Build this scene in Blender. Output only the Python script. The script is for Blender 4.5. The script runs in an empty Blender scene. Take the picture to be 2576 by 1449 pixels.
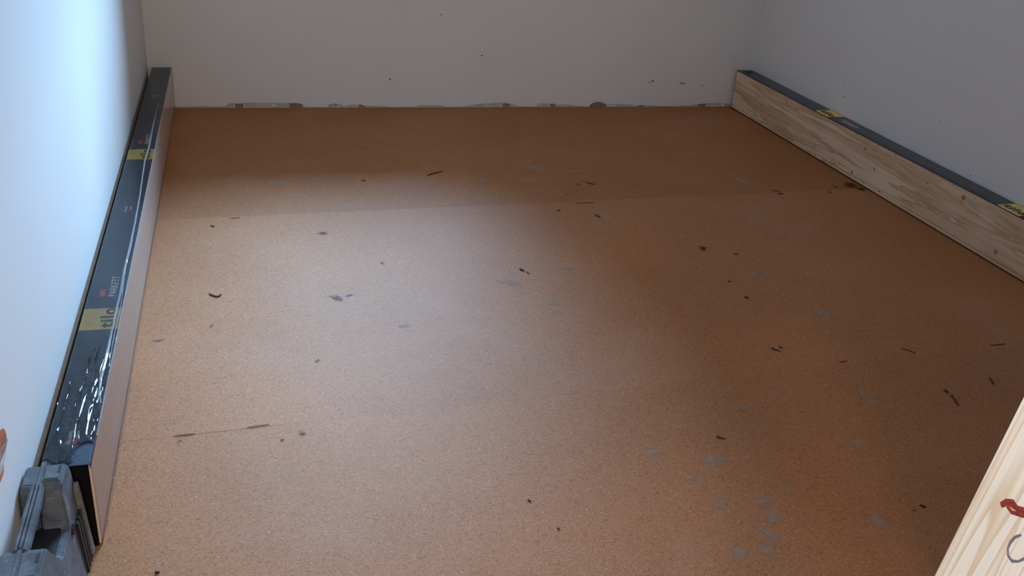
import bpy, bmesh, math, random
from mathutils import Vector, Matrix, noise
C = bpy.context.scene.collection
S = bpy.context.scene
rnd = random.Random(7)

# ------------------------------------------------------------------ camera
cam = bpy.data.cameras.new('camera')
cam.sensor_width = 36.0
cam.lens = 2429.5 / 2576 * 36
cam.clip_start = 0.01
co = bpy.data.objects.new('camera', cam)
co.location = (0.2260, -3.5145, 0.9738)
co.rotation_euler = (1.124548, -0.068429, -0.260151)
C.objects.link(co)
S.camera = co

# ------------------------------------------------------------------ light
YE = -5.20               # end of the passage behind the camera
w = bpy.data.worlds.new('world'); S.world = w; w.use_nodes = True
bg = w.node_tree.nodes['Background']
bg.inputs[0].default_value = (0.60, 0.78, 1.0, 1); bg.inputs[1].default_value = 0.6

def area(name, loc, aim, sx, sy, power, col):
    d = bpy.data.lights.new(name, 'AREA'); d.shape = 'RECTANGLE'; d.size = sx; d.size_y = sy; d.energy = power; d.color = col
    o = bpy.data.objects.new(name, d); C.objects.link(o); o.location = loc
    o.rotation_euler = (Vector(aim) - Vector(loc)).to_track_quat('-Z', 'Y').to_euler()
    return o
# window in the back wall, above the picture: the daylight that comes through it
WX0, WX1, WZ0, WZ1 = .36, 1.25, .62, 1.72
area('window_daylight', ((WX0 + WX1) / 2, .095, (WZ0 + WZ1) / 2), ((WX0 + WX1) / 2, -1, (WZ0 + WZ1) / 2), WX1 - WX0, WZ1 - WZ0, 1.5, (0.62, 0.80, 1.0))
d_ = bpy.data.lights.new('bright_sky', 'SUN'); d_.energy = 20; d_.color = (0.375, 0.655, 1.0); d_.angle = math.radians(35)
o_ = bpy.data.objects.new('bright_sky', d_); C.objects.link(o_); o_.location = (1.5, 2, 3)
o_.rotation_euler = Vector((-.318, -.872, -.37)).to_track_quat('-Z', 'Y').to_euler()
area('passage_end_fill', (0.16, YE + .02, 1.30), (0.50, 0, 0.9), 0.40, 1.5, 21, (1.0, 0.88, 0.77))  # added fill from the unseen passage end; that wall has no opening
area('passage_side_fill', (-.06, -3.95, 1.40), (1.6, -3.0, .75), .8, 1.0, 5.5, (1.0, 0.95, 0.90))  # added fill for the right wall and board; no side window is built
sp_ = bpy.data.lights.new('board_fill_spot', 'SPOT'); sp_.energy = 95; sp_.color = (1.0, 0.975, 0.94); sp_.shadow_soft_size = .04; sp_.spot_size = math.radians(19); sp_.spot_blend = .7  # added spot, only there to brighten the leaning board
so_ = bpy.data.objects.new('board_fill_spot', sp_); C.objects.link(so_); so_.location = (0.02, -3.12, 2.30)
so_.rotation_euler = (Vector((0.77, -3.13, 0.52)) - so_.location).to_track_quat('-Z', 'Y').to_euler()

vs = S.view_settings
vs.view_transform = 'Standard'; vs.look = 'None'; vs.gamma = 1.0; vs.exposure = 0.0; vs.use_curve_mapping = False
S.cycles.caustics_reflective = False; S.cycles.caustics_refractive = False
S.cycles.max_bounces = 10; S.cycles.diffuse_bounces = 8

# ------------------------------------------------------------------ dimensions
XL = -0.0775            # left wall face
XR = 2.2230             # right wall face
HC = 2.50               # ceiling height
YN = -2.85              # room side of the near wall
XP = 1.085              # passage side of the near wall's return

# ------------------------------------------------------------------ materials
class M_:
    def __init__(s, name):
        s.m = bpy.data.materials.new(name); s.m.use_nodes = True
        s.t = s.m.node_tree; s.n = s.t.nodes; s.l = s.t.links
        s.b = s.n['Principled BSDF']; s.out = s.n['Material Output']
    def node(s, typ, **kw):
        n = s.n.new(typ)
        for k, v in kw.items():
            if k.startswith('i_'):
                key = k[2:]
                n.inputs[int(key) if key.isdigit() else key.replace('_', ' ')].default_value = v
            else: setattr(n, k, v)
        return n
    def link(s, a, b): s.l.new(a, b)
    def coords(s, scale=(1, 1, 1), rot=(0, 0, 0)):
        tc = s.node('ShaderNodeTexCoord'); mp = s.node('ShaderNodeMapping')
        mp.inputs['Scale'].default_value = scale; mp.inputs['Rotation'].default_value = rot
        s.link(tc.outputs['Object'], mp.inputs['Vector']); return mp.outputs['Vector']
    def noise(s, vec, scale, detail=3, rough=.5, dist=0):
        n = s.node('ShaderNodeTexNoise'); n.inputs['Scale'].default_value = scale; n.inputs['Detail'].default_value = detail
        n.inputs['Roughness'].default_value = rough; n.inputs['Distortion'].default_value = dist
        s.link(vec, n.inputs['Vector']); return n.outputs['Fac']
    def ramp(s, fac, stops, interp='LINEAR'):
        r = s.node('ShaderNodeValToRGB'); r.color_ramp.interpolation = interp
        e = r.color_ramp.elements
        while len(e) < len(stops): e.new(0.5)
        for i, (p, c) in enumerate(stops):
            e[i].position = p; e[i].color = (c[0], c[1], c[2], 1) if not isinstance(c, (int, float)) else (c, c, c, 1)
        s.link(fac, r.inputs[0]); return r.outputs[0]
    def mix(s, fac, a, b, mode='MIX'):
        x = s.node('ShaderNodeMix', data_type='RGBA', blend_type=mode)
        for sock, v in ((x.inputs[0], fac), (x.inputs[6], a), (x.inputs[7], b)):
            if isinstance(v, (int, float)): sock.default_value = v
            elif isinstance(v, tuple): sock.default_value = (v[0], v[1], v[2], 1)
            else: s.link(v, sock)
        return x.outputs[2]
    def bump(s, h, strength, dist=.001):
        b = s.node('ShaderNodeBump'); b.inputs['Strength'].default_value = strength; b.inputs['Distance'].default_value = dist
        s.link(h, b.inputs['Height']); s.link(b.outputs[0], s.b.inputs['Normal'])
    def col(s, v):
        if isinstance(v, tuple): s.b.inputs['Base Color'].default_value = (v[0], v[1], v[2], 1)
        else: s.link(v, s.b.inputs['Base Color'])
        return s
    def rough(s, v, spec=None):
        s.b.inputs['Roughness'].default_value = v
        if spec is not None: s.b.inputs['Specular IOR Level'].default_value = spec
        return s

def plain(name, col, rough=.6, spec=.5, var=.12, scale=60):
    m = M_(name); v = m.coords()
    n = m.noise(v, scale, 3)
    dark = tuple(c * (1 - var) for c in col); lite = tuple(min(1, c * (1 + var)) for c in col)
    m.col(m.ramp(n, [(.3, dark), (.7, lite)])); m.rough(rough, spec)
    return m.m

def mk_wall(name, col):
    m = M_(name); v = m.coords()
    big = m.noise(v, 1.7, 4); fine = m.noise(v, 420, 2, .6); mid = m.noise(v, 45, 3)
    m.col(m.ramp(big, [(.3, tuple(c * .965 for c in col)), (.7, col)]))
    h = m.mix(.5, fine, mid)
    m.bump(h, .25, .0008); m.rough(.85, .25)
    return m.m
MW = mk_wall('white_wall_paint', (0.80, 0.795, 0.785))

def mk_cork(name, tint, seed):
    m = M_(name)
    v = m.coords((0.80, 1.0, 1.0)); v2 = m.coords((1, 1, 1))
    vo = m.node('ShaderNodeTexVoronoi'); vo.inputs['Scale'].default_value = 640; vo.inputs['Randomness'].default_value = 1
    wob = m.node('ShaderNodeVectorMath', operation='ADD')
    nz = m.node('ShaderNodeTexNoise'); nz.inputs['Scale'].default_value = 420; nz.inputs['Detail'].default_value = 2
    m.link(v, nz.inputs['Vector'])
    sc = m.node('ShaderNodeVectorMath', operation='SCALE'); sc.inputs['Scale'].default_value = .006
    m.link(nz.outputs['Color'], sc.inputs[0]); m.link(v, wob.inputs[0]); m.link(sc.outputs[0], wob.inputs[1])
    m.link(wob.outputs[0], vo.inputs['Vector'])
    sep = m.node('ShaderNodeSeparateColor'); m.link(vo.outputs['Color'], sep.inputs[0])
    b = tint
    def k(f, g=1.0): return (min(1, b[0] * f), min(1, b[1] * f * g), min(1, b[2] * f * g * g))
    chips = m.ramp(sep.outputs[0], [(0.0, k(.52, .9)), (.05, k(.68, .95)), (.16, k(.90)), (.5, k(1.0)), (.85, k(1.06, 1.02)), (.96, k(1.15, 1.05)), (1.0, k(1.45, 1.2))])
    # second, smaller generation of grains
    vo2 = m.node('ShaderNodeTexVoronoi'); vo2.inputs['Scale'].default_value = 900
    m.link(wob.outputs[0], vo2.inputs['Vector'])
    sep2 = m.node('ShaderNodeSeparateColor'); m.link(vo2.outputs['Color'], sep2.inputs[0])
    g2 = m.ramp(sep2.outputs[1], [(0, .65), (.08, .88), (.5, 1.0), (.92, 1.04), (1, 1.25)])
    c = m.mix(.75, chips, g2, 'MULTIPLY')
    big = m.noise(v2, 1.6 + seed * .3, 5, .6)
    c = m.mix(.55, c, m.ramp(big, [(.3, .82), (.7, 1.1)]), 'MULTIPLY')
    # dusty veil, patchy
    dust = m.noise(v2, 3.3, 6, .65, .4)
    c = m.mix(m.ramp(dust, [(.52, 0.0), (.80, .16)]), c, (.50, .42, .37))
    m.col(c)
    m.bump(sep.outputs[2], .22, .0006); m.rough(.58, .11)
    return m.m
CORK = [mk_cork('cork_sheet_far', (.43, .184, .074), 0), mk_cork('cork_sheet_middle', (.475, .215, .098), 1), mk_cork('cork_sheet_near', (.475, .215, .098), 2), mk_cork('cork_sheet_passage', (.475, .215, .098), 3)]

def mk_veneer():
    m = M_('pine_veneer'); v = m.coords((9, .50, 7))
    w_ = m.node('ShaderNodeVectorMath', operation='ADD')
    nz = m.node('ShaderNodeTexNoise'); nz.inputs['Scale'].default_value = 2.2; nz.inputs['Detail'].default_value = 3
    m.link(v, nz.inputs['Vector'])
    sc = m.node('ShaderNodeVectorMath', operation='SCALE'); sc.inputs['Scale'].default_value = .9
    m.link(nz.outputs['Color'], sc.inputs[0]); m.link(v, w_.inputs[0]); m.link(sc.outputs[0], w_.inputs[1])
    n1 = m.noise(w_.outputs[0], 2.3, 5, .58, .7)
    ring = m.node('ShaderNodeMath', operation='MULTIPLY', i_1=3.7); m.link(n1, ring.inputs[0])
    fr = m.node('ShaderNodeMath', operation='FRACT'); m.link(ring.outputs[0], fr.inputs[0])
    a = m.ramp(fr.outputs[0], [(0, (.80, .64, .465)), (.42, (.77, .605, .43)), (.72, (.66, .485, .325)), (.92, (.53, .355, .22)), (1, (.80, .64, .465))])
    fib = m.noise(m.coords((160, 6, 160)), 3, 3)
    a = m.mix(.5, a, m.ramp(fib, [(.35, .86), (.65, 1.05)]), 'MULTIPLY')
    blot = m.noise(m.coords((6, 2.2, 6)), 2.0, 4)
    a = m.mix(.7, a, m.ramp(blot, [(.35, (.92, .86, .80)), (.65, (1.05, 1.04, 1.02))]), 'MULTIPLY')
    m.col(a); m.rough(.6, .35); return m.m
VENEER = mk_veneer()

def mk_board():
    m = M_('rough_sawn_spruce'); v = m.coords((34, 30, .55))
    n1 = m.noise(v, 1.0, 2, .4, .3)
    ring = m.node('ShaderNodeMath', operation='MULTIPLY', i_1=17.0); m.link(n1, ring.inputs[0])
    fr = m.node('ShaderNodeMath', operation='FRACT'); m.link(ring.outputs[0], fr.inputs[0])
    a = m.ramp(fr.outputs[0], [(0, (.88, .84, .76)), (.5, (.87, .82, .73)), (.78, (.77, .65, .50)), (.90, (.72, .57, .41)), (1, (.88, .84, .76))])
    fib = m.noise(m.coords((260, 260, 8)), 3, 3)
    a = m.mix(.5, a, m.ramp(fib, [(.3, .88), (.7, 1.06)]), 'MULTIPLY')
    saw = m.node('ShaderNodeTexWave', wave_type='BANDS', bands_direction='Z')
    saw.inputs['Scale'].default_value = 34; saw.inputs['Distortion'].default_value = 1.6; saw.inputs['Detail'].default_value = 2
    m.link(m.coords(), saw.inputs['Vector'])
    patch = m.ramp(m.noise(m.coords((40, 40, 5)), 1.0, 3), [(.55, 0.0), (.66, 1.0)])
    h = m.mix(1.0, saw.outputs['Fac'], patch, 'MULTIPLY')
    m.col(m.mix(m.mix(1.0, m.ramp(saw.outputs['Fac'], [(.62, 0.0), (.92, .3)]), patch, 'MULTIPLY'), a, (.93, .89, .80)))
    m.bump(h, .3, .001); m.rough(.75, .25); return m.m
BOARD = mk_board()

def mk_print(name, col):
    m = M_(name); v = m.coords()
    n = m.noise(v, 14, 4, .6, .6); n2 = m.noise(v, 90, 2)
    m.col(m.ramp(n, [(.3, tuple(c * .75 for c in col)), (.7, tuple(c * 1.3 for c in col))]))
    m.bump(m.mix(.3, n, n2), .5, .004); m.rough(.33, .5); return m.m
NAVY = mk_print('navy_printed_wrap', (.026, .045, .082))
GREYWRAP = mk_print('slate_printed_wrap', (.030, .038, .047))
YELLOW = plain('yellow_print', (.88, .64, .15), .4, .5, .06)
INK = plain('dark_print_ink', (.018, .024, .038), .4, .5, .05)
WHITEINK = plain('white_print_ink', (.88, .90, .93), .45, .5, .05)
REDINK = plain('red_print', (.62, .075, .06), .45, .5, .08)
PLANK = None
def mk_pale():
    m = M_('pale_plank_edge'); v = m.coords((60, 1.2, 10))
    n = m.noise(v, 2.0, 4, .55, .3)
    m.col(m.ramp(n, [(.3, (.86, .67, .56)), (.7, (.90, .74, .64))])); m.rough(.4, .5); return m.m
PALE = mk_pale()
BLACK = plain('black_card_and_shade', (.004, .004, .0045), .8, .2, .3)
STRIP = plain('brown_edge_strip', (.20, .135, .085), .8, .2, .15)

def mk_film(name, base, bumpst, white, ior=1.28):
    m = M_(name); m.n.remove(m.b)
    tr = m.node('ShaderNodeBsdfTransparent'); gl = m.node('ShaderNodeBsdfGlossy'); gl.inputs['Roughness'].default_value = .10
    df = m.node('ShaderNodeBsdfDiffuse'); df.inputs['Color'].default_value = (.75, .78, .82, 1)
    lw = m.node('ShaderNodeFresnel'); lw.inputs['IOR'].default_value = ior
    ad = m.node('ShaderNodeMath', operation='ADD', i_1=base, use_clamp=True); m.link(lw.outputs[0], ad.inputs[0])
    v = m.coords((1.0, .28, 1.0)); n = m.noise(v, 70, 4, .6, 1.2)
    bp = m.node('ShaderNodeBump'); bp.inputs['Strength'].default_value = bumpst; bp.inputs['Distance'].default_value = .003
    m.link(n, bp.inputs['Height']); m.link(bp.outputs[0], gl.inputs['Normal']); m.link(bp.outputs[0], lw.inputs['Normal'])
    m1 = m.node('ShaderNodeMixShader'); m.link(ad.outputs[0], m1.inputs[0]); m.link(tr.outputs[0], m1.inputs[1]); m.link(gl.outputs[0], m1.inputs[2])
    m2 = m.node('ShaderNodeMixShader'); m2.inputs[0].default_value = white
    m.link(m1.outputs[0], m2.inputs[1]); m.link(df.outputs[0], m2.inputs[2]); m.link(m2.outputs[0], m.out.inputs[0])
    return m.m
FILM = mk_film('clear_shrink_film', .015, .14, .008)
FILMSIDE = mk_film('clear_side_film', .0, .10, .03, 1.085)
FILMSEAM = mk_film('folded_film', .10, .3, .30)

def mk_smear(name, col, dens, edge, scale):
    # dried plaster or ink: covers the cork in patches
    m = M_(name); v = m.coords((.7, 1, 1)); n = m.noise(v, scale, 5, .65, .5)
    tr = m.node('ShaderNodeBsdfTransparent'); m.col(col); m.rough(.8, .2)
    at = m.node('ShaderNodeAttribute', attribute_name='cover')
    s1 = m.node('ShaderNodeMath', operation='MULTIPLY_ADD', i_1=edge, i_2=0.0); m.link(at.outputs['Fac'], s1.inputs[0])
    s2 = m.node('ShaderNodeMath', operation='ADD'); m.link(s1.outputs[0], s2.inputs[0]); m.link(n, s2.inputs[1])
    f = m.ramp(s2.outputs[0], [(.72, 0.0), (1.05, dens)])
    mx = m.node('ShaderNodeMixShader'); m.link(f, mx.inputs[0]); m.link(tr.outputs[0], mx.inputs[1]); m.link(m.b.outputs[0], mx.inputs[2])
    m.link(mx.outputs[0], m.out.inputs[0]); return m.m
PLASTER_SMEAR = mk_smear('dried_plaster_smear', (.50, .40, .33), .46, .60, 70)
DARK_STAIN = mk_smear('dark_stain', (.085, .060, .062), .75, .55, 210)
BLUE_STAIN = mk_smear('blue_ink_stain', (.12, .10, .15), .75, .55, 210)
BROWN_STAIN = mk_smear('brown_stain', (.085, .035, .018), .9, .6, 260)
CHIP = plain('brown_bark_chip', (.11, .032, .018), .6, .4, .3, 300)
CHIPDARK = plain('dark_chip', (.030, .013, .009), .6, .4, .3, 300)
GREYPLASTER = plain('grey_bare_plaster', (.54, .53, .51), .9, .2, .14, 40)
BRICKY = plain('brown_bare_wall', (.27, .20, .165), .9, .2, .25, 60)
SPECK = plain('dark_speck', (.16, .15, .145), .8, .2)
SCUFF = plain('grey_scuff', (.45, .44, .43), .9, .2)

def mk_case():
    m = M_('dusty_grey_plastic'); v = m.coords()
    n = m.noise(v, 34, 5, .68, .5); n2 = m.noise(m.coords((1, 1, .35)), 130, 4, .7)
    c = m.ramp(n, [(.30, (.055, .065, .077)), (.50, (.098, .113, .130)), (.66, (.16, .18, .20)), (.8, (.33, .35, .37))])
    c = m.mix(m.ramp(n2, [(.60, 0.0), (.74, .55)]), c, (.30, .32, .34))
    m.col(c); m.bump(n2, .2, .0008); m.rough(.55, .4); return m.m
CASE = mk_case()
CASEDARK = plain('dark_plastic_and_shade', (.018, .020, .023), .6, .4, .3)
CASEPALE = plain('pale_dusty_plastic', (.20, .205, .20), .7, .3, .2)

# ------------------------------------------------------------------ mesh helpers
def link(o, parent=None):
    C.objects.link(o)
    if parent: o.parent = parent
    return o
def obj(name, verts, faces, mat, parent=None, smooth=False, label=None):
    me = bpy.data.meshes.new(name); me.from_pydata([tuple(v) for v in verts], [], faces); me.update()
    if mat: me.materials.append(mat)
    if smooth:
        for p in me.polygons: p.use_smooth = True
    o = bpy.data.objects.new(name, me); link(o, parent)
    if label: o['label'] = label
    return o
def from_bm(name, bm, mat, parent=None, smooth=False):
    bmesh.ops.recalc_face_normals(bm, faces=bm.faces[:])
    me = bpy.data.meshes.new(name); bm.to_mesh(me); bm.free()
    me.materials.append(mat)
    if smooth:
        for p in me.polygons: p.use_smooth = True
    return link(bpy.data.objects.new(name, me), parent)
def add_box(bm, a, b, bevel=0, seg=2):
    t = bmesh.new()
    r = bmesh.ops.create_cube(t, size=1)
    for v in t.verts:
        v.co = Vector(((a[i] + b[i]) / 2 + v.co[i] * (b[i] - a[i]) for i in range(3)))
    if bevel: bmesh.ops.bevel(t, geom=t.edges[:], offset=bevel, segments=seg, affect='EDGES', clamp_overlap=True)
    merge(bm, t)
def merge(bm, t):
    me = bpy.data.meshes.new('tmp'); t.to_mesh(me); t.free(); bm.from_mesh(me); bpy.data.meshes.remove(me)
def box(name, a, b, mat, parent=None, bevel=0, seg=2):
    bm = bmesh.new(); add_box(bm, a, b, bevel, seg); return from_bm(name, bm, mat, parent)
def prism(bm, outline, x0, x1, shift=None, bevel=0, seg=2):
    """extrude an outline given in (y, z) from x0 to x1; shift(y, z) moves the far side"""
    t = bmesh.new()
    A = [t.verts.new((x0, y, z)) for y, z in outline]
    B = [t.verts.new((x1 + (shift(y, z) if shift else 0), y, z)) for y, z in outline]
    n = len(outline)
    t.faces.new(A); t.faces.new(B[::-1])
    for i in range(n): t.faces.new((A[i], A[(i + 1) % n], B[(i + 1) % n], B[i]))
    bmesh.ops.recalc_face_normals(t, faces=t.faces[:])
    if bevel: bmesh.ops.bevel(t, geom=t.edges[:], offset=bevel, segments=seg, affect='EDGES', clamp_overlap=True)
    merge(bm, t)
def struct(o): o['kind'] = 'structure'; return o
def tag(o, label, cat, group=None):
    o['label'] = label; o['category'] = cat
    if group: o['group'] = group
    return o
def empty(name, loc):
    o = bpy.data.objects.new(name, None); o.location = loc; o.empty_display_size = .05; C.objects.link(o); return o
def adopt(child, root):                       # keep the child's world place
    child.parent = root; child.matrix_parent_inverse = Matrix.Translation(root.location).inverted(); return child
def text(name, body, size, mat, parent, pos, along, up, bold=0, spacing=1.0, sx=1.0, depth=.00015):
    cu = bpy.data.curves.new(name, 'FONT'); cu.body = body; cu.size = size; cu.offset = bold; cu.extrude = depth; cu.space_character = spacing
    cu.resolution_u = 4
    t = bpy.data.objects.new(name, cu); C.objects.link(t)
    bpy.context.view_layer.update()
    me = bpy.data.meshes.new_from_object(t.evaluated_get(bpy.context.evaluated_depsgraph_get()))
    bpy.data.objects.remove(t); bpy.data.curves.remove(cu)
    a = Vector(along).normalized(); u = Vector(up).normalized(); n = a.cross(u)
    m = Matrix(((a.x * sx, u.x, n.x, pos[0]), (a.y * sx, u.y, n.y, pos[1]), (a.z * sx, u.z, n.z, pos[2]), (0, 0, 0, 1)))
    me.transform(m); me.materials.clear(); me.materials.append(mat); me.name = name
    return link(bpy.data.objects.new(name, me), parent)
def ribbon(name, pts, widths, mat, parent, normal=(0, 0, 1), lift=.0006):
    """a low ridge that follows pts"""
    n = Vector(normal); P = [Vector(p) for p in pts]; V = []; F = []
    for i, p in enumerate(P):
        d = (P[min(i + 1, len(P) - 1)] - P[max(i - 1, 0)]).normalized(); s = d.cross(n).normalized()
        wd = widths[i] / 2
        V += [p - s * wd, p + n * lift, p + s * wd]
    for i in range(len(P) - 1):
        k = i * 3
        F += [(k, k + 1, k + 4, k + 3), (k + 1, k + 2, k + 5, k + 4)]
    return obj(name, V, F, mat, parent)

# ------------------------------------------------------------------ the room
# floor: slab with four rolls of cork laid side by side
floor = struct(box('floor', (XL - .2, YE - .2, -.12), (XR + .2, .2, -.004), GREYPLASTER))
tilt = .0383                               # the rolls run a little out of square
def seam(k, x): return -1.0600 - (k - 1) * 1.0 + tilt * x
sheets = []
for k in range(6):
    V = []; F = []; nx = 40
    for i in range(nx + 1):
        x = XL + .001 + (XR - XL - .002) * i / nx
        y1 = -.001 if k == 0 else seam(k, x) - .00012 + .0005 * noise.noise(Vector((x * 5, k, .3)))
        y0 = max(seam(k + 1, x) + .00012, YE + .001) + .0005 * noise.noise(Vector((x * 5, k + 1, .3)))
        z = .0 - (.0007 if k == 0 else 0) + .0003 * noise.noise(Vector((x * 3, k, 4)))
        V += [(x, y1, z), (x, y0, z), (x, y1, -.004), (x, y0, -.004)]
    for i in range(nx):
        a = i * 4; b = a + 4
        F += [(a, a + 1, b + 1, b), (a + 1, a + 3, b + 3, b + 1), (a + 2, a, b, b + 2), (a + 3, a + 2, b + 2, b + 3)]
    F += [(0, 2, 3, 1), (nx * 4, nx * 4 + 1, nx * 4 + 3, nx * 4 + 2)]
    sheets.append(obj('cork_sheet', V, F, CORK[min(k, 3)], floor))
def sheet_at(x, y):
    k = 0
    while k < 5 and y < seam(k + 1, x): k += 1
    return sheets[k]

# walls
wl = struct(box('wall_left', (XL - .2, YE - .2, -.1), (XL, .2, HC), MW))
wr = struct(box('wall_right', (XR, YN - .02, -.1), (XR + .2, .2, HC), MW))
struct(box('wall_end', (XL - .2, YE - .2, -.1), (XP + .3, YE, HC), MW))
struct(box('wall_near', (XP, YN - .12, -.1), (XR + .2, YN, HC), MW))
struct(box('wall_passage', (XP, YE, -.1), (XP + .12, YN - .12, HC), MW))
bm = bmesh.new()
for a, b in (((XL - .2, .50), (WX0, HC)), ((WX1, .50), (XR + .2, HC)), ((WX0, .50), (WX1, WZ0)), ((WX0, WZ1), (WX1, HC))):
    add_box(bm, (a[0], 0, a[1]), (b[0], .2, b[1]))
wb = struct(from_bm('wall_back', bm, MW))
box('bare_plaster', (XL - .2, .003, -.1), (XR + .2, .2, .50), GREYPLASTER, wb)

struct(box('ceiling', (XL - .2, YE - .2, HC), (XR + .2, .2, HC + .12), MW))
# window: frame in the opening and an 
WHITEWOOD = plain('white_window_paint', (.78, .78, .77), .45, .4, .04)
bm = bmesh.new()
for a, b in (((WX0, WZ0), (WX0 + .05, WZ1)), ((WX1 - .05, WZ0), (WX1, WZ1)), ((WX0 + .05, WZ0), (WX1 - .05, WZ0 + .05)), ((WX0 + .05, WZ1 - .05), (WX1 - .05, WZ1))):
    add_box(bm, (a[0], .10, a[1]), (b[0], .16, b[1]), .004)
win = struct(from_bm('window_1', bm, WHITEWOOD))

# the paint coat of the back wall ends in a ragged line above the floor
edge = [(-.078, .006), (-.02, .005), (.03, .004), (.10, .006), (.15, .003), (.175, .006), (.185, .016), (.23, .017), (.25, .018), (.30, .018), (.36, .017), (.40, .018), (.42, .017), (.44, .012), (.455, .001),
        (.49, .001), (.53, .001), (.535, .013), (.58, .012), (.59, .003), (.61, .010), (.65, .011), (.66, .006), (.72, .005), (.76, .001), (.83, .001), (.86, .001), (.865, .008), (.93, .008), (.96, .007), (.97, .001), (1.03, .001),
        (1.06, .006), (1.10, .013), (1.17, .017), (1.21, .018), (1.23, .012), (1.25, .003), (1.29, .001), (1.33, .002), (1.335, .014), (1.40, .014), (1.41, .008), (1.45, .008), (1.51, .002), (1.545, .001), (1.55, .012), (1.575, .020), (1.60, .017), (1.615, .010),
        (1.67, .011), (1.73, .008), (1.735, .004), (1.78, .006), (1.85, .003), (1.93, .002), (1.98, .006), (2.03, .011), (2.05, .014), (2.10, .014), (2.13, .013), (2.16, .012), (2.165, .006), (2.19, .004), (2.223, .004)]
# positions above are read along the wall; rescale to the room's real width
lo, hi = edge[0][0], edge[-1][0]
V = []; F = []
E2 = []
for (x0, h0), (x1, h1) in zip(edge[:-1], edge[1:]):
    n_ = max(1, int((x1 - x0) / .012))
    for q in range(n_):
        t_ = q / n_; x = x0 + (x1 - x0) * t_
        E2.append((x, max(.0008, h0 + (h1 - h0) * t_ + .0018 * noise.noise(Vector((x * 70, 2.2, 0))))))
E2.append(edge[-1])
for x, h in E2:
    V += [(x, 0, h), (x, 0, .5005), (x, .0045, h)]
for i in range(len(E2) - 1):
    a = i * 3; b = a + 3
    F += [(a, b, b + 1, a + 1), (a, a + 2, b + 2, b)]
obj('paint_coat', V, F, MW, wb)
def wall_patch(name, x0, x1, z0, z1, mat, t=.002, arch=False):
    n_ = 9; V = []; 
    pts = []
    for i in range(n_):
        u = i / (n_ - 1)
        top = z1 * (math.sin(math.pi * (.12 + .76 * u)) if arch else 1) + rnd.uniform(-.0012, .0012)
        pts.append((x0 + (x1 - x0) * u, top))
    out = [(x0, z0)] + pts + [(x1, z0)]
    V = [(x, .003 - t, z) for x, z in out] + [(x, .0035, z) for x, z in out]
    n2 = len(out)
    F = [tuple(range(n2))] + [(i, i + n2, (i + 1) % n2 + n2, (i + 1) % n2) for i in range(n2)]
    return obj(name, V, F, mat, wb)
for a in ((.205, .232, 0, .014, BRICKY, .001), (.395, .44, 0, .016, BRICKY, .001), (.645, .668, 0, .010, BRICKY, .001), (1.195, 1.222, 0, .013, BRICKY, .001), (1.385, 1.405, 0, .010, BRICKY, .001),
          (1.548, 1.615, 0, .019, BRICKY, .0035, True), (1.752, 1.775, 0, .006, BRICKY, .0012), (2.015, 2.045, 0, .011, BRICKY, .0012), (2.17, 2.186, .004, .010, SPECK, .0034)):
    wall_patch('bare_patch', *a)
for a in ((2.118, 2.128, 0, .013, MW, .003), (.33, .35, .005, .009, MW, .002), (2.07, 2.105, 0, .003, MW, .003), (1.62, 1.66, 0, .004, MW, .003)):
    wall_patch('plaster_lump', *a)

def blot(name, c, rx, ry, mat, parent, axis='z', rot=0, lift=.0004, seed=0, irr=.3, n=18, rings=3, solid=True):
    """an irregular flat patch with its own thin relief; 'cover' falls from the middle to the rim"""
    rr = random.Random(seed * 13 + 5); V = []; cov = []; F = []
    ph = [rr.uniform(0, 6.28) for _ in range(4)]
    def P(u, v, h):
        if axis == 'z': return (c[0] + u, c[1] + v, c[2] + h)
        if axis == 'y': return (c[0] + u, c[1] - h, c[2] + v)
        if axis == 'x+': return (c[0] + h, c[1] + u, c[2] + v)
        return (c[0] - h, c[1] + u, c[2] + v)
    V.append(P(0, 0, lift)); cov.append(1)
    for k in range(1, rings + 1):
        for i in range(n):
            a = 6.2832 * i / n
            r = (1 + irr * (math.sin(2 * a + ph[0]) * .5 + math.sin(3 * a + ph[1]) * .35 + math.sin(5 * a + ph[2]) * .25)) * k / rings
            u = math.cos(a) * rx * r; v = math.sin(a) * ry * r
            u, v = u * math.cos(rot) - v * math.sin(rot), u * math.sin(rot) + v * math.cos(rot)
            V.append(P(u, v, lift if k < rings else lift * .35)); cov.append(1 - k / rings)
    for i in range(n): F.append((0, 1 + i, 1 + (i + 1) % n))
    for k in range(rings - 1):
        a0 = 1 + k * n
        for i in range(n): F.append((a0 + i, a0 + n + i, a0 + n + (i + 1) % n, a0 + (i + 1) % n))
    if axis in ('y', 'x-'): F = [f[::-1] for f in F]
    o = obj(name, V, F, mat, parent)
    at = o.data.attributes.new('cover', 'FLOAT', 'POINT')
    for i, x in enumerate(cov): at.data[i].value = x
    return o

# small marks on the walls
for i, (x, z, r, m_) in enumerate(MARKS_BACK := [(.940, .342, .003, SPECK), (1.100, .196, .0035, SPECK), (.758, .105, .004, SPECK), (.560, .012, .004, SPECK), (1.800, .103, .005, SPECK), (1.787, .098, .006, SCUFF), (1.930, .095, .014, SCUFF), (2.020, .086, .006, SCUFF), (2.200, .089, .004, SPECK)]):
    blot('speck' if m_ is SPECK else 'scuff', (x, 0, z), r, r * (.8 if m_ is SPECK else .4), m_, wb, 'y', seed=i, n=10, rings=1)
for i, (y, z, r) in enumerate([(-.660, .216, .0032), (-.640, .252, .0022), (-1.150, .270, .0022), (-1.330, .165, .0022), (-.700, .252, .0022)]):
    blot('speck', (XR, y, z), r, r, SPECK, wr, 'x-', seed=i + 20, n=10, rings=1)
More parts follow.
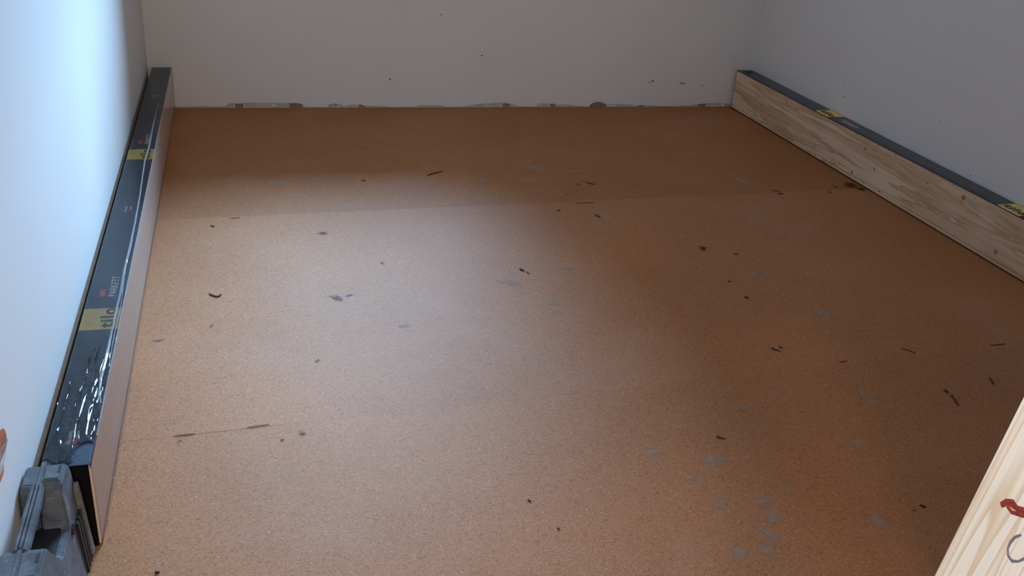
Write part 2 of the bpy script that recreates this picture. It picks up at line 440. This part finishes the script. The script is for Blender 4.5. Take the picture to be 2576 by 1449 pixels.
# chipped hole in the left wall that shows the brick
blot('bare_brick', (XL, -2.440, .2545), .046, .021, plain('orange_brick', (.40, .125, .045), .9, .2, .35, 40), wl, 'x+', seed=3, lift=.0012, irr=.15)
blot('dusty_brick', (XL, -2.437, .2445), .040, .010, plain('dusty_brick_red', (.36, .24, .19), .9, .2, .3, 60), wl, 'x+', seed=14, lift=.0016, irr=.2)
blot('plaster_rim', (XL, -2.440, .2360), .036, .0055, plain('rough_plaster', (.60, .59, .58), .9, .2, .3, 60), wl, 'x+', seed=4, lift=.0022)
blot('bare_brick', (XL, -2.458, .2290), .032, .0045, plain('red_brick', (.55, .19, .12), .9, .2, .3, 60), wl, 'x+', seed=6, lift=.003)

# ------------------------------------------------------------------ left package of parquet, on edge against the left wall
L, HL, WL = 2.32, .1424, .0635
pk = empty('parquet_package', (-WL / 2, -1.16, 0))
tag(pk, 'long film-wrapped parquet package with navy top standing on edge along the left wall', 'package')
P = []
def L_(o): return adopt(o, pk)
# planks: four standing side by side, the outermost shows its face to the room
for i in range(4):
    x1 = -.0012 - i * .0152
    L_(box('plank', (x1 - .0148, -L + .004 + (i > 0) * .02, .0006), (x1, -.002, HL - .002), PALE, None, .0008, 1))
# navy printed wrap: top panel, fold on the wall side, small fold on the room side
bm = bmesh.new()
add_box(bm, (-WL, -L, HL - .0016), (-.0002, -.0006, HL), .0004, 1)
add_box(bm, (-WL, -L, 0), (-WL + .0012, -.0006, HL - .0014))
add_box(bm, (-.0010, -L, HL - .007), (-.0002, -.0006, HL - .001))
L_(from_bm('printed_wrap', bm, NAVY))
bm = bmesh.new()
add_box(bm, (-WL + .001, -L - .0006, .001), (-.0035, -L + .003, HL - .003))
L_(from_bm('black_end', bm, BLACK))  # flat black panel; the shade of the open package end is in its colour
zt = HL + .0001
for y0, y1 in ((-.9965, -.9130), (-1.9215, -1.8400)):
    b = L_(box('yellow_band', (-WL + .0003, y0, HL - .0003), (-.0004, y1, HL + .00015), YELLOW))
    tx = text('lettering', 'tilo', .0335, INK, None, (-.0095, y0 + .0068, HL + .00018), (0, 1, 0), (-1, 0, 0), .0011, 1.16, 1.42)
    tx.parent = b; tx.matrix_parent_inverse = b.matrix_world.inverted()
    bpy.context.view_layer.update(); tx.matrix_parent_inverse = b.matrix_world.inverted()
    L_(text('lettering', 'PARKETT', .0185, WHITEINK, None, (-.0158, y1 + .047, zt), (0, 1, 0), (-1, 0, 0), .00012, 1.0, 1.16))
    r_ = L_(box('red_square', (-.0445, y1 + .048, HL - .0003), (-.0345, y1 + .079, HL + .0002), REDINK, None))
    t2 = text('lettering', 'neu', .0085, plain('faded_print', (.75, .30, .28), .5), None, (-.0372, y1 + .054, HL + .00022), (0, 1, 0), (-1, 0, 0))
    bpy.context.view_layer.update(); t2.parent = r_; t2.matrix_parent_inverse = r_.matrix_world.inverted()
def small_print(y):
    L_(text('lettering', 'tilo.com', .0105, WHITEINK, None, (-.0325, y, zt), (0, 1, 0), (-1, 0, 0), 0, 1.0, 1.0))
    L_(box('red_square', (-.0285, y + .001, HL - .0003), (-.0235, y + .012, HL + .0002), REDINK))
    L_(text('lettering', 'parkett', .0072, WHITEINK, None, (-.0232, y + .014, zt), (0, 1, 0), (-1, 0, 0)))
small_print(-2.268); small_print(-1.364); small_print(-.394)
# clear film over top and room side, crinkled towards the near end
def film_z(x, y):
    k = max(0, (-y - 1.85) / .33); k = min(1, k) ** 1.3
    a = noise.noise(Vector((x * 190, y * 17, 1.7))) * .0019 + noise.noise(Vector((x * 330, y * 34, 8.1))) * .0008
    r = abs(noise.noise(Vector((x * 95 + noise.noise(Vector((x * 30, y * 9, 2))) * 1.2, y * 8, 6.6))))
    c = max(0, .16 - r) * .016 + noise.noise(Vector((x * 60, y * 70, 4.4))) * .0007
    side = .35 + .65 * max(0, min(1, (x + WL) / (WL * .8)))
    b = noise.noise(Vector((x * 40, y * 7, 3.1))) * .0004
    return (a + c) * k * side + b
V = []; F = []; ny = 620; nu = 40; ns = 12
V2 = []; F2 = []
for j in range(ny + 1):
    y = -.003 - (L - .006) * j / ny
    for i in range(nu + 1):
        x = -WL - .0004 + (WL + .0012) * i / nu
        tear = .020 * noise.noise(Vector((x * 60, 5, 1))) + (.045 if x > -.024 else .006)
        yy = max(y, -L + .004 + abs(tear))
        V.append((x, yy, HL + .0016 + film_z(x, y)))
    for i in range(ns + 1):
        z = HL + .0014 - (HL + .0006) * i / ns
        wv = noise.noise(Vector((y * 5, z * 60, 9))) * .0005 + noise.noise(Vector((y * 30, z * 25, 2))) * .0004
        V2.append((.0009 + .0006 * (0 < i < ns) + abs(wv) + .0004, y, max(z, .0008)))
for j in range(ny):
    for VV, FF, row in ((V, F, nu + 1), (V2, F2, ns + 1)):
        for i in range(row - 1):
            a = j * row + i
            FF.append((a, a + row, a + row + 1, a + 1))
L_(obj('clear_film', V, F, FILM, None, True))
L_(obj('clear_film', V2, F2, FILMSIDE, None, True))
sp = [(-.0143, -.4668, .0020), (-.0167, -.6895, .0042), (-.0147, -.9019, .0050), (-.0172, -1.0166, .0042), (-.0150, -1.1202, .0036), (-.0109, -1.2728, .0036), (-.0088, -1.437, .0042), (-.0083, -1.5693, .0050), (-.0094, -1.6747, .0048), (-.0078, -1.7881, .0040),
      (-.0085, -1.8639, .0044), (-.0084, -1.9345, .0040), (-.0088, -2.0333, .0052), (-.0096, -2.0924, .0050), (-.0077, -2.1413, .0040), (-.0011, -2.1741, .0020)]
pts = []; wd = []
for (x0, y0, w0), (x1, y1, w1) in zip(sp[:-1], sp[1:]):
    for q in range(6):
        t_ = q / 6; y = y0 + (y1 - y0) * t_
        pts.append((x0 + (x1 - x0) * t_ + .0005 * noise.noise(Vector((y * 40, 1, 1))), y, HL + .0028)); wd.append(w0 + (w1 - w0) * t_)
L_(ribbon('film_seam', pts, wd, FILMSEAM, None, lift=.0022))
pts2 = [(-.0080, -1.70, HL + .0028), (-.0045, -1.78, HL + .0028), (-.0020, -1.86, HL + .0028), (-.0035, -1.95, HL + .0028), (-.0015, -2.06, HL + .0028)]
L_(ribbon('film_seam', pts2, [.0015, .0020, .0016, .0022, .0016], FILMSEAM, None, lift=.0016))
# rolled film corner along the room-side top edge and the foot
bm = bmesh.new()
ptsE = [(.0010 + .0003 * noise.noise(Vector((0, i * .7, 0))), -.02 - i * .0475, HL + .0014) for i in range(48)]
L_(ribbon('film_edge', ptsE, [.0022 + .0008 * noise.noise(Vector((i * .5, 3, 0))) for i in range(48)], FILMSEAM, None, (.7, 0, .7), .0008))
ptsF = [(.0030, -.9 - i * .0285, .0030 + .0006 * noise.noise(Vector((i * .6, 0, 7)))) for i in range(50)]
L_(ribbon('film_edge', ptsF, [.0016] * 50, FILMSIDE, None, (.9, 0, .4), .0012))

# brown strip between package and left wall
st = box('expansion_strip', (XL + .0008, -2.318, .001), (XL + .0068, -.30, HL - .010), STRIP)
tag(st, 'thin brown edge strip standing in the gap between the left wall and the navy package', 'strip')

# ------------------------------------------------------------------ right package
W, WR, HR, LR = 2.1532, .0660, .1540, 2.32
pr = empty('parquet_package', (W + WR / 2, -1.16, 0))
tag(pr, 'long parquet package showing pale pine veneer side with dark top along the right wall', 'package')
def R_(o): return adopt(o, pr)
Y0 = -.0163
# front plank with its thin backing layer at the foot
bm = bmesh.new()
add_box(bm, (W, Y0 - LR, .0135), (W + .0145, Y0, HR - .0035), .0008, 1)
R_(from_bm('plank', bm, VENEER))
R_(box('backing_lip', (W - .0012, Y0 - LR, .0040), (W + .0140, Y0 - .001, .0128), VENEER, None, .0006, 1))
for i in range(1, 4): R_(box('plank', (W + .0004 + i * .0152, Y0 - LR, .004), (W + .0149 + i * .0152, Y0 - .002, HR - .004), PALE, None, .0006, 1))
R_(box('wrap_foot', (W + .0015, Y0 - LR, .0004), (W + WR - .0015, Y0 - .001, .0039), BLACK))
prof = [(W - .0004, HR - .0038), (W + .0002, HR - .0012), (W + .0085, HR + .0004), (W + .012, HR - .0006), (W + .015, HR), (W + WR - .0015, HR), (W + WR, HR - .002), (W + WR, .0045)]
V = []; F = []; nn = 120
for j in range(nn + 1):
    y = Y0 - LR * j / nn
    for i, (x, z) in enumerate(prof):
        V.append((x, y, z + (.0007 * noise.noise(Vector((x * 90, y * 12, 0))) if 0 < i < 6 else 0)))
k = len(prof)
for j in range(nn):
    for i in range(k - 1):
        a = j * k + i; F.append((a, a + 1, a + k + 1, a + k))
o = R_(obj('printed_wrap', V, F, GREYWRAP, None, True))
R_(box('black_end', (W + .0003, Y0, .004), (W + WR - .0005, Y0 + .0012, HR - .0012), BLACK))
V = [(W + .024, -.035, HR + .001), (W + .046, -.030, HR + .001), (W + .048, -.052, HR + .001), (W + .026, -.058, HR + .0065), (W + .047, -.057, HR + .0055)]
R_(obj('loose_tab', V, [(0, 1, 2, 4, 3)], GREYWRAP, None))
for y0 in (-.6950, -1.6100):
    V = []; F = []
    for j in range(7):
        y = y0 + .0830 * j / 6
        for i, (x, z) in enumerate(prof[1:6]): V.append((x, y, z + .0007 * noise.noise(Vector((x * 90, y * 12, 0))) + .0009))
    for j in range(6):
        for i in range(4):
            a = j * 5 + i; F.append((a, a + 5, a + 6, a + 1))
    b = R_(obj('yellow_band', V, F, YELLOW, None))
    tx = text('lettering', 'tilo', .0335, INK, None, (W + .012, y0 + .0762, HR + .0019), (0, -1, 0), (1, 0, 0), .0011, 1.16, 1.42)
    bpy.context.view_layer.update(); tx.parent = b; tx.matrix_parent_inverse = b.matrix_world.inverted()
    R_(text('lettering', 'PARKETT', .0185, WHITEINK, None, (W + .020, y0 - .047, HR + .0012), (0, -1, 0), (1, 0, 0), .00012, 1.0, 1.16))
    R_(box('red_square', (W + .038, y0 - .079, HR - .0003), (W + .048, y0 - .048, HR + .0012), REDINK))
# knots and nail marks in the veneer
KN = plain('dark_knot', (.34, .22, .14), .7, .3, .3, 200)
KP = plain('pale_patch', (.60, .44, .34), .6, .3, .1, 80)
for i, (y, z, r) in enumerate([(-.2475, .0741, .0045), (-.4218, .1278, .0045), (-.4495, .0626, .003), (-.651, .0416, .0035), (-.9297, .1166, .006), (-.8884, .0244, .006), (-1.0462, .0157, .0045), (-1.4029, .1279, .0085), (-1.571, .0358, .0075), (-1.2458, .115, .0040), (-.9968, .0720, .0045), (-.0607, .057, .002), (-1.255, .098, .003), (-.77, .0265, .003)]):
    blot('knot', (W, y, z), r, r * .92, KN, pr, 'x-', seed=i + 40, n=12, rings=2, irr=.12, lift=.0003)
blot('pale_patch', (W, -1.440, .1235), .032, .010, KP, pr, 'x-', rot=.25, seed=77, irr=.3, lift=.0002)
for o in [o for o in C.objects if o.parent is pr and o.matrix_parent_inverse == Matrix.Identity(4)]:
    adopt(o, pr)
MARKC = plain('dark_edge_mark', (.12, .075, .045), .8)
tick = None
for y, z in [(y, HR - .0075) for y in (-.522, -.6524, -.8672, -.9877, -1.0804, -1.1671, -1.2568, -1.4904, -.40, -.30, -1.35, -1.62)] + [(y, .0095) for y in (-.5619, -.6346, -.725, -.8785, -1.0941, -1.647, -.96, -.77, -1.20, -1.33)]:
    if tick is None:
        t_ = tick = box('edge_mark', (-.0015, -.0008, -.0035), (.001, .0008, .0035), MARKC)
    else:
        t_ = tick.copy(); t_.parent = None; C.objects.link(t_)
    t_.matrix_parent_inverse = Matrix.Identity(4); t_.location = (W if z < .1 else W + .0012, y, z)
    t_.scale = (1, 1, rnd.uniform(.6, 1.1))
    adopt(t_, pr)

# ------------------------------------------------------------------ small plastic case, bottom left
CY = -2.334                                   # its far end, against the package's end
cs = empty('tool_case', (-.045, CY - .14, 0))
tag(cs, 'small dusty grey plastic tool case with handle, at the near end of the navy package', 'case')
def K_(o): return adopt(o, cs)
def Yc(d): return CY - d
seamx = -.0530
# outline of the shells seen from the side: (distance from the far end, height), with the hollow under the handle
out = [(.002, .004), (.0, .02), (.0, .145), (.004, .158), (.012, .1640), (.052, .1640), (.060, .1600), (.064, .150), (.070, .112), (.078, .106), (.125, .106), (.140, .112), (.170, .150), (.176, .160), (.184, .164), (.235, .164), (.246, .160), (.252, .148), (.262, .02), (.258, .004)]
o2 = [(Yc(d), z) for d, z in out]
bm = bmesh.new(); prism(bm, o2, seamx + .0006, -.0235, lambda y, z: (.165 - z) * .085 - .001, .0022, 2)
K_(from_bm('shell_half', bm, CASE))
bm = bmesh.new(); prism(bm, o2, seamx - .0006, XL + .0035, lambda y, z: 0, .0022, 2)
K_(from_bm('shell_half', bm, CASE))
# dark slab whose colour carries the shade inside the handle hollow
K_(box('recess_shade', (-.0720, Yc(.135), .104), (-.0290, Yc(.070), .1085), CASEDARK, None, .001))
# handle: two bars along the joint with a groove between
bm = bmesh.new()
for s in (-1, 1):
    x = seamx + s * .0048
    add_box(bm, (x - .0038, Yc(.182), .1520), (x + .0038, Yc(.050), .1655), .0022, 2)
K_(from_bm('handle', bm, CASE))
K_(box('handle_rib', (seamx - .0015, Yc(.178), .150), (seamx + .0015, Yc(.054), .1672), CASE, None, .0006))
# shell rims raised along the joint over the ends
for d0, d1 in ((.003, .060), (.178, .246)):
    K_(box('joint_rim', (seamx - .0030, Yc(d1), .150), (seamx + .0030, Yc(d0), .1655), CASE, None, .0012))
    # latch over the room side of the joint
    l_ = K_(box('latch', (seamx + .0038, Yc(d1 - .010), .150), (-.0272, Yc(d0 + .010), .1668), CASE, None, .0022))
    q = box('latch_slot', (seamx + .0060, Yc(d1 - .0125), .1655), (-.0300, Yc(d1 - .0165), .1672), CASEDARK)
    bpy.context.view_layer.update(); q.parent = l_; q.matrix_parent_inverse = l_.matrix_world.inverted()
    q = box('latch_slot', (-.0325, Yc(d0 + .030), .1655), (-.0292, Yc(d0 + .014), .1672), CASEDARK)
    bpy.context.view_layer.update(); q.parent = l_; q.matrix_parent_inverse = l_.matrix_world.inverted()
# flank ribs and hinge flange on the room side
bm = bmesh.new()
prism(bm, [(Yc(.004), .01), (Yc(.004), .128), (Yc(.012), .128), (Yc(.016), .01)], -.0205, -.0150, lambda y, z: (.13 - z) * .075)
K_(from_bm('side_flange', bm, CASEPALE))
bm = bmesh.new()
for d in (.018, .030, .042):
    prism(bm, [(Yc(d), .006), (Yc(d), .092), (Yc(d + .007), .092), (Yc(d + .007), .006)], -.0185, -.0140, lambda y, z: (.10 - z) * .06)
K_(from_bm('hinge_ribs', bm, CASEDARK))
tt = text('embossed_letter', 'd', .020, CASEDARK, None, (-.0162, Yc(.072), .090), (0, 1, -.10), (-.09, .10, 1), .0004, 1, 1, .0008)
K_(tt)

# ------------------------------------------------------------------ rough board leaning on the passage wall, bottom right
lean = .1630
bx0, by0, bz0 = .799 - .607 * lean, -3.005, 0.0
bd = empty('timber_board', (bx0 + .02, by0 - .08, 0))
tag(bd, 'rough-sawn pale spruce board with red and pencil marks, upright in the near right corner', 'board')
ang = math.atan(lean)
Mb = Matrix.Translation((bx0, by0, 0)) @ Matrix.Rotation(ang, 4, 'Y')
bm = bmesh.new()
add_box(bm, (0, -.170, 0), (.045, 0, 2.02), .0022, 2)
bo = from_bm('plank', bm, BOARD); bo.matrix_world = Mb
bo.location.z += 0.0
bpy.context.view_layer.update()
def in_board(o):
    o.matrix_world = Mb; bpy.context.view_layer.update()
    o.parent = bd; o.matrix_parent_inverse = Matrix.Translation(bd.location).inverted(); return o
in_board(bo)
REDP = plain('red_crayon', (.28, .040, .032), .7, .3, .35, 300)
PENC = plain('pencil_lead', (.20, .19, .23), .5, .4, .25, 300)
def stroke(name, pts, wdt, mat):
    # pts are (distance from the far edge, height along the board)
    return in_board(ribbon(name, [(-.0002, -u, v) for u, v in pts], [wdt * (.75 + .35 * ((i * 7) % 3) / 2) for i in range(len(pts))], mat, None, (-1, 0, 0), .0003))
stroke('red_mark', [(.0268, .5272), (.0300, .5325), (.0345, .5350), (.0400, .5345), (.0470, .5370), (.0540, .5400)], .0060, REDP)
stroke('red_mark', [(.0320, .5300), (.0380, .5290), (.0440, .5320), (.0520, .5350)], .0034, REDP)
stroke('pencil_mark', [(.0535, .5200), (.0500, .5150), (.0485, .5085), (.0490, .5030), (.0520, .4985), (.0570, .4975), (.0615, .5010), (.0650, .5070)], .0024, PENC)

# ------------------------------------------------------------------ marks on the cork (parts of the sheets)
def mark(name, x, y, rx, ry, mat, rot=0, seed=0, lift=.0004, irr=.35):
    k = sheet_at(x, y)
    return blot(name, (x, y, .0005), rx, ry, mat, k, 'z', rot, lift, seed, irr, 22, 5)
FLOORMARKS = [('plaster_smear', 1.1091, -0.6564, 0.033, 0.0513, 'P', -0.5),
 ('plaster_smear', 1.1125, -0.7235, 0.0486, 0.0643, 'P', -0.3),
 ('plaster_smear', 0.9158, -0.8261, 0.0198, 0.0451, 'P', 0.3),
 ('plaster_smear', 1.062, -0.8323, 0.0545, 0.0414, 'P', 0),
 ('plaster_smear', 1.2395, -0.7619, 0.0572, 0.0247, 'P', -0.2),
 ('plaster_smear', 1.1268, -0.959, 0.0303, 0.0302, 'P', -0.3),
 ('plaster_smear', 0.8172, -1.531, 0.05, 0.0414, 'P', 0),
 ('plaster_smear', 0.9824, -1.4677, 0.0339, 0.027, 'P', 0),
 ('plaster_smear', 0.8927, -1.648, 0.0231, 0.0359, 'P', -0.3),
 ('plaster_smear', 0.8871, -1.6932, 0.0249, 0.0222, 'P', 0.1),
 ('plaster_smear', 0.8485, -1.9143, 0.0103, 0.0509, 'P', -0.1),
 ('plaster_smear', 1.7554, -0.8672, 0.0343, 0.062, 'P', -0.2),
 ('plaster_smear', 1.7448, -0.9264, 0.0422, 0.0399, 'P', -0.2),
 ('plaster_smear', 1.594, -1.5793, 0.047, 0.0163, 'P', -0.3),
 ('plaster_smear', 1.6214, -1.6132, 0.0267, 0.016, 'P', -0.5),
 ('plaster_smear', 1.123, -2.1303, 0.0297, 0.0146, 'P', -0.1),
 ('plaster_smear', 0.9924, -2.2794, 0.0403, 0.0379, 'P', -0.2),
 ('plaster_smear', 0.9283, -2.3202, 0.0173, 0.0114, 'P', 0.2),
 ('plaster_smear', 1.025, -2.3985, 0.0254, 0.0313, 'P', -0.5),
 ('plaster_smear', 1.0169, -2.4361, 0.029, 0.0392, 'P', -0.6),
 ('plaster_smear', 0.9905, -2.4755, 0.0242, 0.0371, 'P', 0.5),
 ('plaster_smear', 0.9689, -2.5089, 0.0236, 0.0354, 'P', 0.3),
 ('plaster_smear', 1.0798, -2.3759, 0.0148, 0.0143, 'P', 0.4),
 ('plaster_smear', 0.9247, -2.5054, 0.0234, 0.0349, 'P', -0.3),
 ('plaster_smear', 0.9439, -2.3947, 0.025, 0.0172, 'P', -0.2),
 ('plaster_smear', 0.5348, -1.7135, 0.0315, 0.018, 'P', 0),
 ('plaster_smear', 1.2803, -2.2717, 0.0191, 0.0394, 'P', 0),
 ('plaster_smear', 1.3939, -2.1314, 0.0188, 0.0709, 'P', 0),
 ('plaster_smear', 0.9217, -2.3268, 0.0129, 0.0098, 'P', 0),
 ('plaster_smear', 0.8894, -2.2385, 0.0268, 0.0198, 'P', 0),
 ('plaster_smear', 1.5073, -1.7824, 0.0369, 0.0551, 'P', 0.2),
 ('plaster_smear', 0.7566, -1.8816, 0.0154, 0.0184, 'P', 0),
 ('plaster_smear', 1.4516, -1.556, 0.0595, 0.0381, 'P', 0),
 ('plaster_smear', 1.1814, -2.4754, 0.0253, 0.0406, 'P', 0),
 ('plaster_smear', 0.3064, -0.7989, 0.0418, 0.0507, 'P', 0),
 ('stain', 0.4107, -1.1882, 0.0234, 0.0223, 'D', 0),
 ('stain', 0.4098, -1.5642, 0.0193, 0.0388, 'B', 0.5),
 ('stain', 0.4391, -1.5536, 0.0172, 0.0105, 'B', 0.1),
 ('stain', 0.2985, -2.0826, 0.0105, 0.0174, 'D', 0.5),
 ('stain', 0.2635, -2.0963, 0.0078, 0.0093, 'D', 0.4),
 ('stain', 0.0965, -2.0727, 0.0093, 0.007, 'B', 0.2),
 ('stain', 0.0434, -1.7116, 0.0169, 0.0087, 'B', 0.1),
 ('stain', 1.1781, -1.136, 0.012, 0.0285, 'R', 0),
 ('stain', 1.3866, -1.3857, 0.0187, 0.0254, 'R', 0),
 ('stain', 0.5354, -1.3904, 0.0087, 0.0181, 'D', 0),
 ('stain', 0.1439, -1.6619, 0.0062, 0.0138, 'D', 0),
 ('stain', 0.5638, -0.7956, 0.0106, 0.0181, 'R', 0),
 ('stain', 0.3458, -1.836, 0.009, 0.0101, 'D', 0),
 ('stain', 2.1186, -0.945, 0.0461, 0.0503, 'R', 0.2),
 ('stain', 2.1306, -0.9832, 0.0365, 0.033, 'R', 0.3),
 ('stain', 2.0538, -0.9592, 0.0091, 0.0219, 'R', 0),
 ('stain', 2.0062, -1.0035, 0.0089, 0.0211, 'R', 0),
 ('stain', 1.4608, -1.4327, 0.0072, 0.0144, 'R', 0),
 ('stain', 1.3044, -1.9248, 0.0117, 0.0193, 'R', 0.6),
 ('stain', 1.5766, -2.1365, 0.009, 0.0181, 'R', 0),
 ('stain', 1.033, -2.215, 0.0194, 0.0085, 'R', -0.6),
 ('stain', 1.3222, -1.9185, 0.0093, 0.0122, 'R', 0),
 ('stain', 1.2646, -2.4646, 0.0045, 0.0059, 'R', 0)]
for i, (nm, x, y, rx, ry, mt, rot) in enumerate(FLOORMARKS):
    mark(nm, x, y, rx, ry, {'P': PLASTER_SMEAR, 'D': DARK_STAIN, 'B': BLUE_STAIN, 'R': BROWN_STAIN}[mt], rot, i)

# ------------------------------------------------------------------ loose chips and slivers, and a dark strip for a seam slit
def chip(name, label, pts, wdt, mat, cat='chip'):
    """a small curled flake following pts on the floor, thick in the middle"""
    V = []; F = []; n_ = len(pts)
    for i, (x, y) in enumerate(pts):
        a = Vector(pts[max(0, i - 1)]); b = Vector(pts[min(n_ - 1, i + 1)])
        d = (b - a).normalized(); s = Vector((-d.y, d.x))
        f = .55 + .45 * math.sin(math.pi * (i + .5) / n_)
        wv = wdt * f * rnd.uniform(.8, 1.15) / 2; h = max(.0010, wdt * .35) * f
        V += [(x - s.x * wv, y - s.y * wv, .0009), (x - s.x * wv * .5, y - s.y * wv * .5, .0009 + h), (x + s.x * wv * .6, y + s.y * wv * .6, .0009 + h * .8), (x + s.x * wv, y + s.y * wv, .0009)]
    for i in range(n_ - 1):
        for q in range(4):
            F.append((i * 4 + q, i * 4 + (q + 1) % 4, i * 4 + 4 + (q + 1) % 4, i * 4 + 4 + q))
    F += [(3, 2, 1, 0), tuple(range((n_ - 1) * 4, n_ * 4))]
    c0 = Vector((sum(p[0] for p in pts) / n_, sum(p[1] for p in pts) / n_, 0))
    V = [(v[0] - c0.x, v[1] - c0.y, v[2]) for v in V]
    o = obj(name, V, F, mat); o.location = c0
    return tag(o, label, cat)
CHIPS = [('wood_chip', 'reddish-brown hooked chip on the cork near the left package, below the far seam', [(0.1371, -1.511), (0.1431, -1.5177), (0.149, -1.5243), (0.1549, -1.527), (0.1582, -1.5235), (0.1615, -1.5159)], 0.0075, 'C'),
 ('wood_chip', 'tiny dark chip on the cork just below the seam at the far left', [(0.1357, -1.1116), (0.1396, -1.1173), (0.1445, -1.1205)], 0.005, 'D'),
 ('wood_sliver_or_slit', 'long thin dark sliver lying aslant on the far cork sheet, left of the pale smear', [(0.76, -0.7656), (0.7748, -0.7519), (0.7915, -0.7419), (0.8128, -0.7283)], 0.005, 'C'),
 ('wood_sliver_or_slit', 'short dark sliver on the far cork sheet pointing right, right of the pale smear', [(1.2372, -0.8586), (1.2487, -0.8666), (1.259, -0.8817)], 0.005, 'D'),
 ('wood_chip', 'tiny chip on the far cork sheet just left of a short dark sliver', [(1.2034, -0.8707), (1.2098, -0.8747), (1.2137, -0.8821)], 0.004, 'C'),
 ('wood_chip', 'small dark chip near the middle of the floor, above a pale plaster smear', [(0.8623, -1.4591), (0.8654, -1.4664), (0.869, -1.4715)], 0.007, 'D'),
 ('wood_sliver_or_slit', 'thin speck-like sliver just right of the small dark chip mid-floor', [(0.8736, -1.4766), (0.8756, -1.4838), (0.8782, -1.4886)], 0.003, 'D'),
 ('wood_chip', 'tiny dark chip below the far seam, right of the floor centre', [(1.074, -1.081), (1.0788, -1.0845), (1.0844, -1.0819)], 0.005, 'D'),
 ('wood_sliver_or_slit', 'dark strip standing for the open slit in the far cork seam, right of the floor centre', [(1.1471, -1.0331), (1.1648, -1.0313), (1.1779, -1.0324), (1.1886, -1.0332), (1.2053, -1.0313)], 0.0028, 'D'),  # dark strip drawn over the seam, in place of its shaded gap
 ('wood_sliver_or_slit', 'short straight dark sliver on the right side of the floor, left of the spruce board', [(1.4169, -1.9956), (1.4258, -1.9952), (1.4366, -1.9934)], 0.0035, 'C'),
 ('wood_chip', 'elongated dark brown chip on the floor just left of the spruce board, pointing down right', [(1.5756, -2.1576), (1.5726, -2.1677), (1.5685, -2.1789), (1.5646, -2.1901)], 0.006, 'C'),
 ('wood_chip', 'small dark crumb just above the elongated chip beside the spruce board', [(1.5736, -2.1528), (1.5749, -2.156), (1.5795, -2.1537)], 0.005, 'D'),
 ('wood_chip', 'crooked dark chip highest beside the spruce board at the right edge of the floor', [(1.7117, -2.1013), (1.7061, -2.1118), (1.7038, -2.1195), (1.6994, -2.1284)], 0.004, 'D'),
 ('wood_chip', 'short black chip near the bottom right of the floor, left of the pencil-marked board', [(1.2836, -2.4543), (1.2857, -2.4579), (1.2898, -2.4607)], 0.0055, 'D'),
 ('wood_sliver_or_slit', 'thin curved twig lying on the far cork sheet near the veneer package', [(1.817, -0.9716), (1.8272, -0.9759), (1.8328, -0.9835), (1.8345, -0.998)], 0.004, 'D'),
 ('wood_sliver_or_slit', 'straight thin sliver in the far seam close to the veneer package', [(1.8168, -1.0073), (1.8275, -1.0081), (1.84, -1.0055)], 0.004, 'D'),
 ('wood_chip', 'round dark crumb at the bottom left of the floor beside the tool case', [(0.0766, -2.3914), (0.0793, -2.3927), (0.0819, -2.3916)], 0.006, 'D'),
 ('wood_chip', 'small black crumb in the lower middle of the floor', [(0.6377, -2.3268), (0.6397, -2.3292), (0.6408, -2.3324)], 0.004, 'D'),
 ('wood_chip', 'reddish crumb at the bottom middle of the floor, below a small black crumb', [(0.6641, -2.4015), (0.6653, -2.4037), (0.6669, -2.4049)], 0.004, 'C'),
 ('wood_chip', 'round black crumb on the right half of the floor, below a tiny black dot', [(1.3596, -1.6762), (1.3615, -1.6808), (1.3665, -1.6792)], 0.007, 'D'),
 ('wood_chip', 'tiny black dot-like crumb on the right half of the floor, above a round crumb', [(1.3607, -1.5876), (1.3627, -1.5901), (1.3647, -1.5926)], 0.004, 'D'),
 ('wood_sliver_or_slit', 'hair-thin dark sliver in the near seam at the left of the floor', [(0.0869, -2.057), (0.0978, -2.0563), (0.1107, -2.056), (0.1217, -2.0554)], 0.0012, 'D'),
 ('wood_sliver_or_slit', 'hair-thin dark sliver in the near seam, second from the left package', [(0.2072, -2.0495), (0.2193, -2.0489), (0.2328, -2.0474), (0.2449, -2.0468)], 0.0012, 'D'),
 ('wood_sliver_or_slit', 'thin dark sliver in the far seam beside the left package', [(0.1838, -1.0665), (0.1958, -1.0647), (0.2069, -1.0629)], 0.0018, 'D'),
 ('wood_sliver_or_slit', 'dashed dark sliver on the right of the floor above the near seam', [(1.5956, -1.9601), (1.603, -1.9683), (1.6085, -1.9761), (1.6128, -1.9856)], 0.003, 'D'),
 ('wood_sliver_or_slit', 'thin dark sliver in the near seam at the right edge of the floor', [(1.815, -1.9778), (1.835, -1.9769), (1.8551, -1.976)], 0.0025, 'D')]
for nm, lb, pts, wd_, mt in CHIPS:
    chip(nm, lb, pts, wd_, CHIP if mt == 'C' else CHIPDARK, 'chip' if nm != 'wood_sliver_or_slit' else 'sliver')
